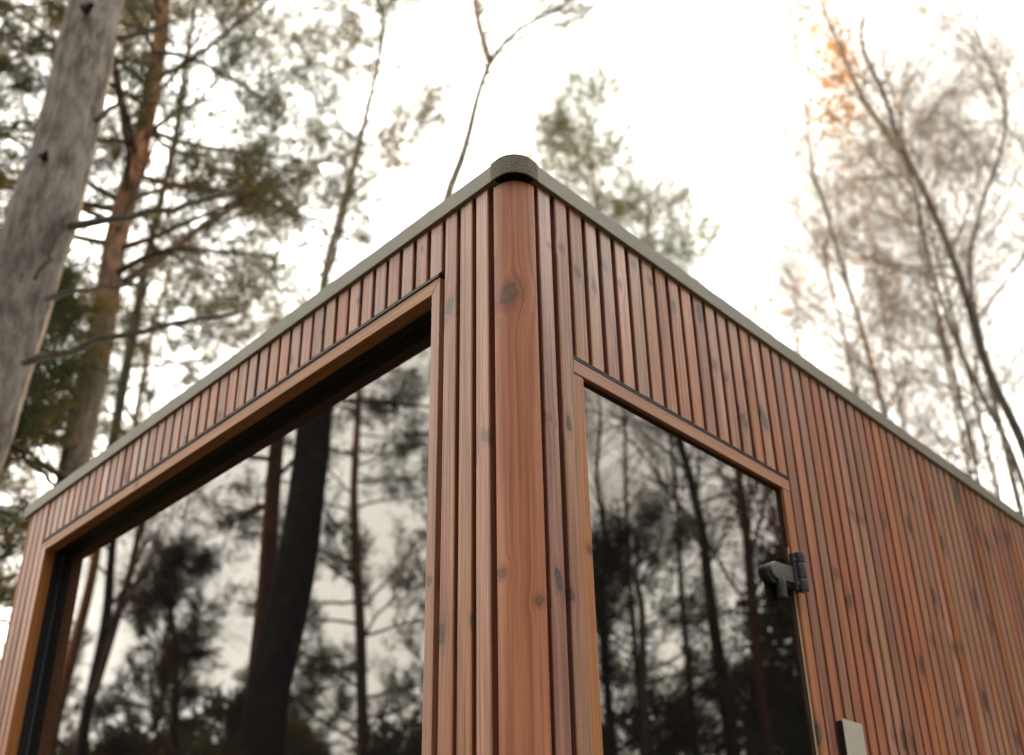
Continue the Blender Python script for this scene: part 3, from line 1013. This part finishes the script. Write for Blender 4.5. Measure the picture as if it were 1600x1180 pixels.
P3, R3, D3 = grow(rng, P2, R2, 5, 0.3, 1.0, 0.3, 0.7, 0.1, 0.15, 3, 0.6, 0.003)
v2, f2 = tubes(P2, R2, 4)
vn, fn = tufts(rng, P3[:, -1], D3, 22, 0.11, 0.014)
me = mesh_np('crown', np.concatenate([v2, vn]), [f2, fn + len(v2)], [TWIG_PINE, NEEDLE], False, np.concatenate([np.zeros(len(f2)), np.ones(len(fn))]))
add('crown', me, T1)

# ---- the second, orange-barked pine
T2B = [
    ([(2.18, 7.46, 7.68), (2.43, 7.45, 7.98), (2.7, 7.42, 8.49), (3.04, 7.35, 9.1), (3.53, 7.17, 9.48), (3.98, 7.0, 9.98)], 0.045),
    ([(2.1, 7.49, 8.7), (2.31, 7.48, 8.91), (2.67, 7.4, 9.21), (3.05, 7.3, 9.43)], 0.03),
    ([(2.13, 7.48, 9.54), (2.31, 7.49, 9.99), (2.5, 7.49, 10.28), (2.89, 7.4, 10.64), (3.22, 7.32, 10.93)], 0.032),
    ([(2.12, 7.49, 10.13), (2.33, 7.51, 10.5), (2.49, 7.56, 11.26), (2.66, 7.59, 11.97)], 0.03),
    ([(2.02, 7.55, 6.30), (1.71, 7.47, 6.44), (1.56, 7.47, 6.48)], 0.035),
    ([(2.04, 7.50, 5.81), (1.85, 7.44, 5.76), (1.62, 7.48, 5.85), (1.47, 7.5, 5.83)], 0.035),
    ([(2.03, 7.50, 5.48), (1.73, 7.46, 5.51), (1.52, 7.48, 5.53)], 0.04),
    ([(2.04, 7.50, 8.27), (2.11, 7.42, 8.83), (2.2, 7.42, 9.23), (2.23, 7.44, 9.81)], 0.03),
    ([(2.08, 7.50, 10.78), (2.34, 7.35, 10.87), (2.69, 7.25, 10.82), (2.99, 7.16, 10.63), (3.33, 7.04, 10.59)], 0.03),
]
pine('orange barked pine trunk standing behind the thick grey one, with spreading crown',
     [(2.09, 7.6, 5.59), (2.08, 7.61, 6.18), (2.1, 7.6, 6.82), (2.09, 7.6, 7.63), (2.07, 7.61, 8.26), (2.11, 7.6, 8.86), (2.14, 7.59, 9.48), (2.14, 7.58, 10.23), (2.13, 7.59, 11.1), (2.1, 7.6, 11.72)],
     0.19, 15.5, 7.6, 2.7, 21, n1=48, nn=9, needle=NEEDLE_G, extra=T2B, tsides=18, tk=110, rough=0.05)

# ---- further pines on the left
P_A = pine('pine with wide sprays of needles reaching right above the left eave', [(3.75, 11.0, 6), (3.8, 11.0, 11)], 0.10, 17.0, 7.2, 3.4, 31, n1=56, nn=10, barkm=BARK_DARK, needle=NEEDLE_G)
pine('low green crowned pine just over the left eave, right of the orange barked trunk', [(5.2, 13.6, 4), (5.2, 13.7, 9)], 0.09, 13.2, 6.2, 2.4, 32, n1=36)
pine('pine with needles showing in the gap between the two left trunks', [(0.75, 8.6, 4), (0.8, 8.6, 8)], 0.12, 12.5, 4.2, 1.9, 33, n1=40)
pine('yellow green conifer crown rising behind the roof right of the corner cap', [(12.07, 9.58, 9), (12.18, 9.44, 16.3)], 0.13, 18.3, 9.5, 2.2, 41,
     n1=72, n2=9, n3=7, nn=7, needle=NEEDLE_Y, low_len=1.1, tuft=(0.13, 0.013), l2=0.42, l3=0.24)
pine('lower broad conifer crown over the right eave, touching the taller yellow green one', [(12.9, 8.75, 9), (12.9, 8.75, 12)], 0.10, 15.9, 8.5, 2.0, 42,
     n1=50, n2=8, n3=7, nn=7, needle=NEEDLE_Y, tuft=(0.13, 0.013), l2=0.42, l3=0.24)

pine('bushy young pine behind the far left end of the cabin', [(1.3, 7.3, 1.5), (1.3, 7.3, 4)], 0.08, 6.9, 1.2, 1.5, 36, n1=44, nn=8, low_len=1.0)
pine('tall pine with its needles left of the thick grey trunk', [(-0.35, 7.6, 4), (-0.35, 7.7, 8)], 0.12, 13.5, 5.5, 1.8, 37, n1=44, nn=12, needle=NEEDLE_G)

# ---- bare trees behind the left eave
pine('thin straight pine with airy needles above the left eave, leaning slightly right',
     [(6.5, 10.61, 11.67), (6.58, 10.56, 12.45), (6.68, 10.49, 13.14), (6.81, 10.4, 14.29), (6.94, 10.31, 15.51), (7.11, 10.19, 17.31)], 0.135, 18.5, 10.2, 2.1, 51,
     n1=44, n2=9, n3=7, nn=7, barkm=BARK_GREY, tuft=(0.13, 0.013), l2=0.42, l3=0.22, group='trees behind the left eave', tk=80)
birch('crooked bare tree rising from the left eave near the corner',
      [(6.72, 7.95, 11.89), (6.89, 7.79, 12.46), (7.0, 7.7, 13.23), (7.07, 7.63, 13.9), (7.21, 7.49, 14.67), (7.4, 7.31, 15.17), (7.69, 7.0, 15.59), (8.18, 6.44, 15.9)], 0.17, 17.0, 13.4, 1.9, 52,
      forks=[([(7.21, 7.49, 14.67), (7.11, 7.6, 15.31), (7.03, 7.67, 16.05), (6.98, 7.7, 17.5)], 0.07)], n1=20, n2=7, n3=6, n4=5, fine=0.0034, group='trees behind the left eave')

# ---- birches on the right
birch('dark thick birch trunk leaning left near the right edge, the nearest of the birches',
      [(11.38, 2.37, 7.32), (11.32, 2.57, 8.31), (11.31, 2.6, 9.95), (11.27, 2.73, 11.23), (11.21, 2.93, 12.28), (11.19, 2.98, 12.8), (11.2, 2.95, 13.24), (11.13, 3.17, 14.79)],
      0.088, 17.5, 8.8, 3.0, 61, forks=[([(11.21, 2.93, 12.28), (11.06, 3.34, 13.63), (11.03, 3.43, 14.93), (11.0, 3.6, 16)], 0.05)],
      n1=30, barkm=BARK_DARK, leaves=500)
birch('slim birch just left of the thick dark birch trunk',
      [(14.23, 3.32, 8.02), (14.2, 3.4, 8.87), (14.16, 3.55, 9.52), (14.12, 3.65, 10.14), (14.09, 3.75, 10.74), (14.08, 3.8, 11.42), (14.06, 3.87, 12.4)], 0.075, 16.5, 9.0, 2.8, 62, leaves=300)
birch('birch with forked bare limbs in the upper right corner',
      [(14.1, 3.4, 9.5), (14.22, 3.34, 12.03), (14.3, 3.04, 12.87), (14.36, 2.8, 13.35), (14.49, 2.29, 14.32), (14.52, 2.12, 14.95)], 0.075, 18, 11.5, 2.4, 63, leaves=150)
birch('tall birch with a tuft of orange leaves at its top',
      [(15.51, 5.7, 10.65), (15.48, 5.79, 12.01), (15.46, 5.83, 13.06), (15.41, 5.94, 13.75), (15.41, 5.95, 14.48)], 0.08, 21.5, 9.2, 2.8, 64, n1=42,
      leaves=4200, leaf_z=(15.5, 5.4, 18.7, 0.42, 0.012), lsize=0.08)
BV = birch('pale slender birch standing left of the forked birches above the right eave', [(17.17, 6.9, 12.3), (17.16, 6.93, 13.65), (17.13, 7.0, 15.12), (17.12, 7.02, 16.37)], 0.07, 18.5, 8.8, 3.0, 65, n1=36, leaves=250)
copy_tree(BV, 'birch of the far row, third trunk from the left above the right eave', (19.34, 6.85, 0), 2.1, 1.02)
copy_tree(BV, 'birch of the far row just right of the middle of the right eave', (17.8, 5.25, 0), 4.0, 0.93)
copy_tree(BV, 'straight birch of the far row behind the slim one', (15.93, 4.55, 0), 5.2, 0.9)
copy_tree(BV, 'birch of the far row standing beside the thick dark trunk', (16.98, 4.55, 0), 1.1, 0.95)
copy_tree(BV, 'leftmost of the pale birches above the right eave, its crown fading into the sky', (15.9, 7.35, 0), 0.4, 0.84)
copy_tree(BV, 'pale birch behind the thick dark trunk at the right edge', (17.0, 2.2, 0), 5.7, 0.97)
copy_tree(BV, 'far birch with its crown in the upper right corner', (18.5, 2.9, 0), 3.1, 1.05)

# ---- trees seen in the window glass
RG = 'trees mirrored in the window'
pine('thick dark trunk mirrored in the middle of the window', [(-2.216, 4.49, 2.67), (-2.216, 4.49, 3.02), (-2.256, 4.46, 3.4), (-2.316, 4.43, 3.88), (-2.336, 4.41, 4.3), (-2.356, 4.4, 4.95)],
     0.158, 15, 9, 2.0, 71, n1=20, n2=6, barkm=BARK_DARK, tsides=22, tk=120, rough=0.07, group=RG)
pine('reddish pine trunk mirrored just left of the thick dark trunk', [(-4.446, 8.28, 5.02), (-4.436, 8.29, 5.69), (-4.426, 8.3, 6.4), (-4.406, 8.3, 7.22)],
     0.150, 14, 6.0, 2.2, 72, n1=30, barkm=BARK_RED, needle=NEEDLE_D, group=RG, low_len=0.9)
RP = pine('tall pine with orange patches mirrored between the thick trunk and the frame', [(-8.956, 12.47, 4.81), (-8.886, 12.52, 6.14), (-8.846, 12.55, 7.15), (-8.756, 12.61, 8.47), (-8.686, 12.66, 9.6), (-8.696, 12.66, 11.1)],
          0.13, 15, 4.0, 2.0, 73, n1=56, barkm=BARK_PINE, needle=NEEDLE_D, group=RG, low_len=0.9)
birch('sunlit orange trunk mirrored at the left end of the window', [(-4.256, 12.83, 4.63), (-4.316, 12.81, 5.33), (-4.366, 12.79, 6.17), (-4.426, 12.76, 7.12)], 0.13, 12, 7.5, 1.6, 74, barkm=BARK_SUN,
      n1=14, group=RG, name='bare_tree', n4=4)
birch('bare forked tree mirrored right of the sunlit orange trunk', [(-4.216, 11.77, 4.72), (-4.266, 11.75, 5.87), (-4.196, 11.77, 6.89)], 0.10, 11, 5.5, 2.0, 75, barkm=BARK_DARK,
      forks=[([(-4.226, 11.76, 4.8), (-4.306, 11.72, 5.5), (-4.416, 11.68, 6.09), (-4.456, 11.66, 7.14), (-4.506, 11.6, 8.5)], 0.07)], n1=16, n4=4, group=RG, name='bare_tree')
pine('bushy low pine mirrored left of the thick dark trunk', [(-5.686, 12.18, 4.33), (-5.486, 12.28, 6.16)], 0.11, 6.9, 2.2, 1.4, 76, n1=40, needle=NEEDLE_D, group=RG, low_len=1.0)
copy_tree(RP, 'pine of the far row mirrored low behind the bushy pine', (-5.5, 18.5, 0), 1.0, 0.48)
copy_tree(RP, 'pine of the far row mirrored low at the left end of the window', (-3.6, 16.5, 0), 2.6, 0.45)
copy_tree(RP, 'pine of the far row mirrored low behind the thick trunk', (-8.6, 18.5, 0), 4.1, 0.5)
copy_tree(RP, 'pine mirrored along the right side of the window', (-8.4, 9.6, 0), 5.0, 0.6)

copy_tree(BV, 'pale bare birch mirrored between the bushy pine and the thick dark trunk', (-6.6, 14.6, 0), 0.7, 0.62, RG)
copy_tree(BV, 'pale bare birch mirrored behind the sunlit orange trunk', (-4.9, 17.5, 0), 2.9, 0.66, RG)
copy_tree(RP, 'dark pine of the far row mirrored in the lower right corner of the window', (-11.0, 12.2, 0), 1.9, 0.62)
copy_tree(RP, 'dark pine of the far row mirrored in the lower left corner of the window', (-4.7, 14.4, 0), 3.3, 0.42)

copy_tree(RP, 'slim pine of the far row mirrored between the two dark trunks', (-6.4, 20.5, 0), 0.4, 0.60)
copy_tree(RP, 'pine of the far row mirrored right of the thick dark trunk', (-9.8, 16.2, 0), 2.2, 0.66)
copy_tree(RP, 'pine of the far row mirrored low in front of the bushy pine', (-6.6, 11.8, 0), 5.5, 0.36)

# ---- trees seen in the glass of the door
DG = 'trees mirrored in the glass door'
RB = birch('dark birch trunk mirrored in the middle of the door', [(10.56, -6.52, 4.39), (10.53, -6.56, 5.5), (10.51, -6.6, 6.44), (10.52, -6.59, 7.28), (10.47, -6.66, 8.07), (10.39, -6.77, 8.74)],
           0.125, 13, 6.5, 2.2, 81, barkm=BARK_DARK, group=DG, n4=4)
birch('brown trunk mirrored in the right half of the door', [(11.66, -6.65, 4.58), (11.65, -6.67, 5.76), (11.68, -6.63, 6.74), (11.69, -6.61, 7.91), (11.68, -6.62, 8.64)],
      0.125, 13, 6.0, 2.2, 82, barkm=BARK_RED, group=DG, leaves=3500, leafmat=LEAF_B, leaf_z=(12.1, -6.1, 6.4, 1.3, 0.0), n4=5, lsize=0.07)
birch('thin bare tree mirrored left of the dark birch in the door', [(12.77, -8.61, 6.16), (12.76, -8.62, 7.58), (12.79, -8.58, 8.8), (12.79, -8.58, 10.03)], 0.075, 13, 7.5, 1.9, 83, barkm=BARK_DARK, group=DG, n1=20, n4=4)
birch('thin orange stemmed tree mirrored near the upper left corner of the door', [(13.84, -10.52, 9.21), (13.91, -10.43, 11.98)], 0.09, 15, 8.5, 2.0, 84, barkm=BARK_PINE, group=DG, n1=20, n4=4)
copy_tree(RB, 'bare tree of the far row mirrored at the left jamb of the door', (14.0, -11.5, 0), 2.2, 1.1)
copy_tree(RB, 'bare tree of the far row mirrored at the right jamb of the door', (14.6, -7.6, 0), 4.0, 1.05)
copy_tree(RB, 'slim bare tree mirrored between the brown trunk and the hinge', (12.9, -6.0, 0), 5.3, 0.9)
copy_tree(RB, 'bare tree of the far row mirrored above the pines in the door', (13.2, -12.6, 0), 0.6, 1.15)
DP = pine('dark pine mirrored in the lower left of the door', [(9.12, -6.82, 4.54), (9.2, -6.72, 6.0)], 0.11, 6.7, 2.0, 1.7, 91, nn=5, n1=40, needle=NEEDLE_D, group=DG, low_len=1.0)
copy_tree(DP, 'second dark pine mirrored behind the first in the door', (11.2, -9.1, 0), 2.0, 1.12)
copy_tree(DP, 'low pine mirrored at the foot of the brown trunk in the door', (13.3, -7.9, 0), 3.6, 0.85)


# ---- the wood all round the clearing, behind the photographer
rng = np.random.default_rng(99)
vs, fs, fm, off = [], [], [], 0
for k in range(142):
    az = math.radians(rng.uniform(146, 316) if k < 74 else rng.uniform(335, 359))
    d = rng.uniform(6.5, 17) if k < 74 else rng.uniform(14, 28)
    h = rng.uniform(9, 15)
    if k >= 100:                            # the far edge of the wood, low over the ground
        az = math.radians(rng.uniform(98, 146) if k < 130 else rng.uniform(314, 345))
        d = rng.uniform(23, 36)
        h = d * rng.uniform(0.19, 0.32)
    x, y = CAM_POS.x + d * math.cos(az), CAM_POS.y + d * math.sin(az)
    ln_ = trunk_line([(x, y, 2.0), (x + rng.normal(0, .15), y + rng.normal(0, .15), h * 0.6)], h, 14, seed=k)
    R_ = np.linspace(rng.uniform(0.10, 0.17), 0.02, 14)
    v, f = tubes(ln_[None], R_[None], 8)
    vs.append(v); fs.append(f + off); fm.append(np.zeros(len(f))); off += len(v)
    cz = h * rng.uniform(0.22, 0.5)
    nB = 42
    P1, R1, D1_ = grow(rng, ln_[None], R_[None], nB, cz / h, 0.98, lambda t_: 2.4 * np.interp(t_, [0.3, 0.6, 1.0], [0.8, 1.0, 0.25]), 1.3, 0.03, 0.1, 5, 0.3, 0.01)
    P2, R2, D2_ = grow(rng, P1, R1, 9, 0.25, 1.0, 0.75, 0.8, 0.03, 0.15, 3, 0.5, 0.006)
    v, f = tubes(P1, R1, 3)
    vs.append(v); fs.append(f + off); fm.append(np.zeros(len(f))); off += len(v)
    c = P2[:, -1]
    n_ = 7
    vn, fn = tufts(rng, np.concatenate([c, P2[:, 1]]), np.concatenate([D2_, D2_]), n_, 0.34, 0.10)
    q = np.concatenate([fn, fn[:, 2:3]], 1)
    vs.append(vn); fs.append(q + off); fm.append(np.ones(len(q))); off += len(vn)
V = np.concatenate(vs)
F4 = np.concatenate(fs); fm = np.concatenate(fm)
tri = F4[:, 2] == F4[:, 3]
me = mesh_np('forest', V, [F4[~tri], F4[tri][:, :3]], [BARK_DARK, NEEDLE_D], False, np.concatenate([np.zeros((~tri).sum()), np.ones(tri.sum())]))
o = bpy.data.objects.new('forest', me)
o['kind'] = 'stuff'
o['label'] = 'dark pine wood closing off the clearing in front of the cabin'
place(o)
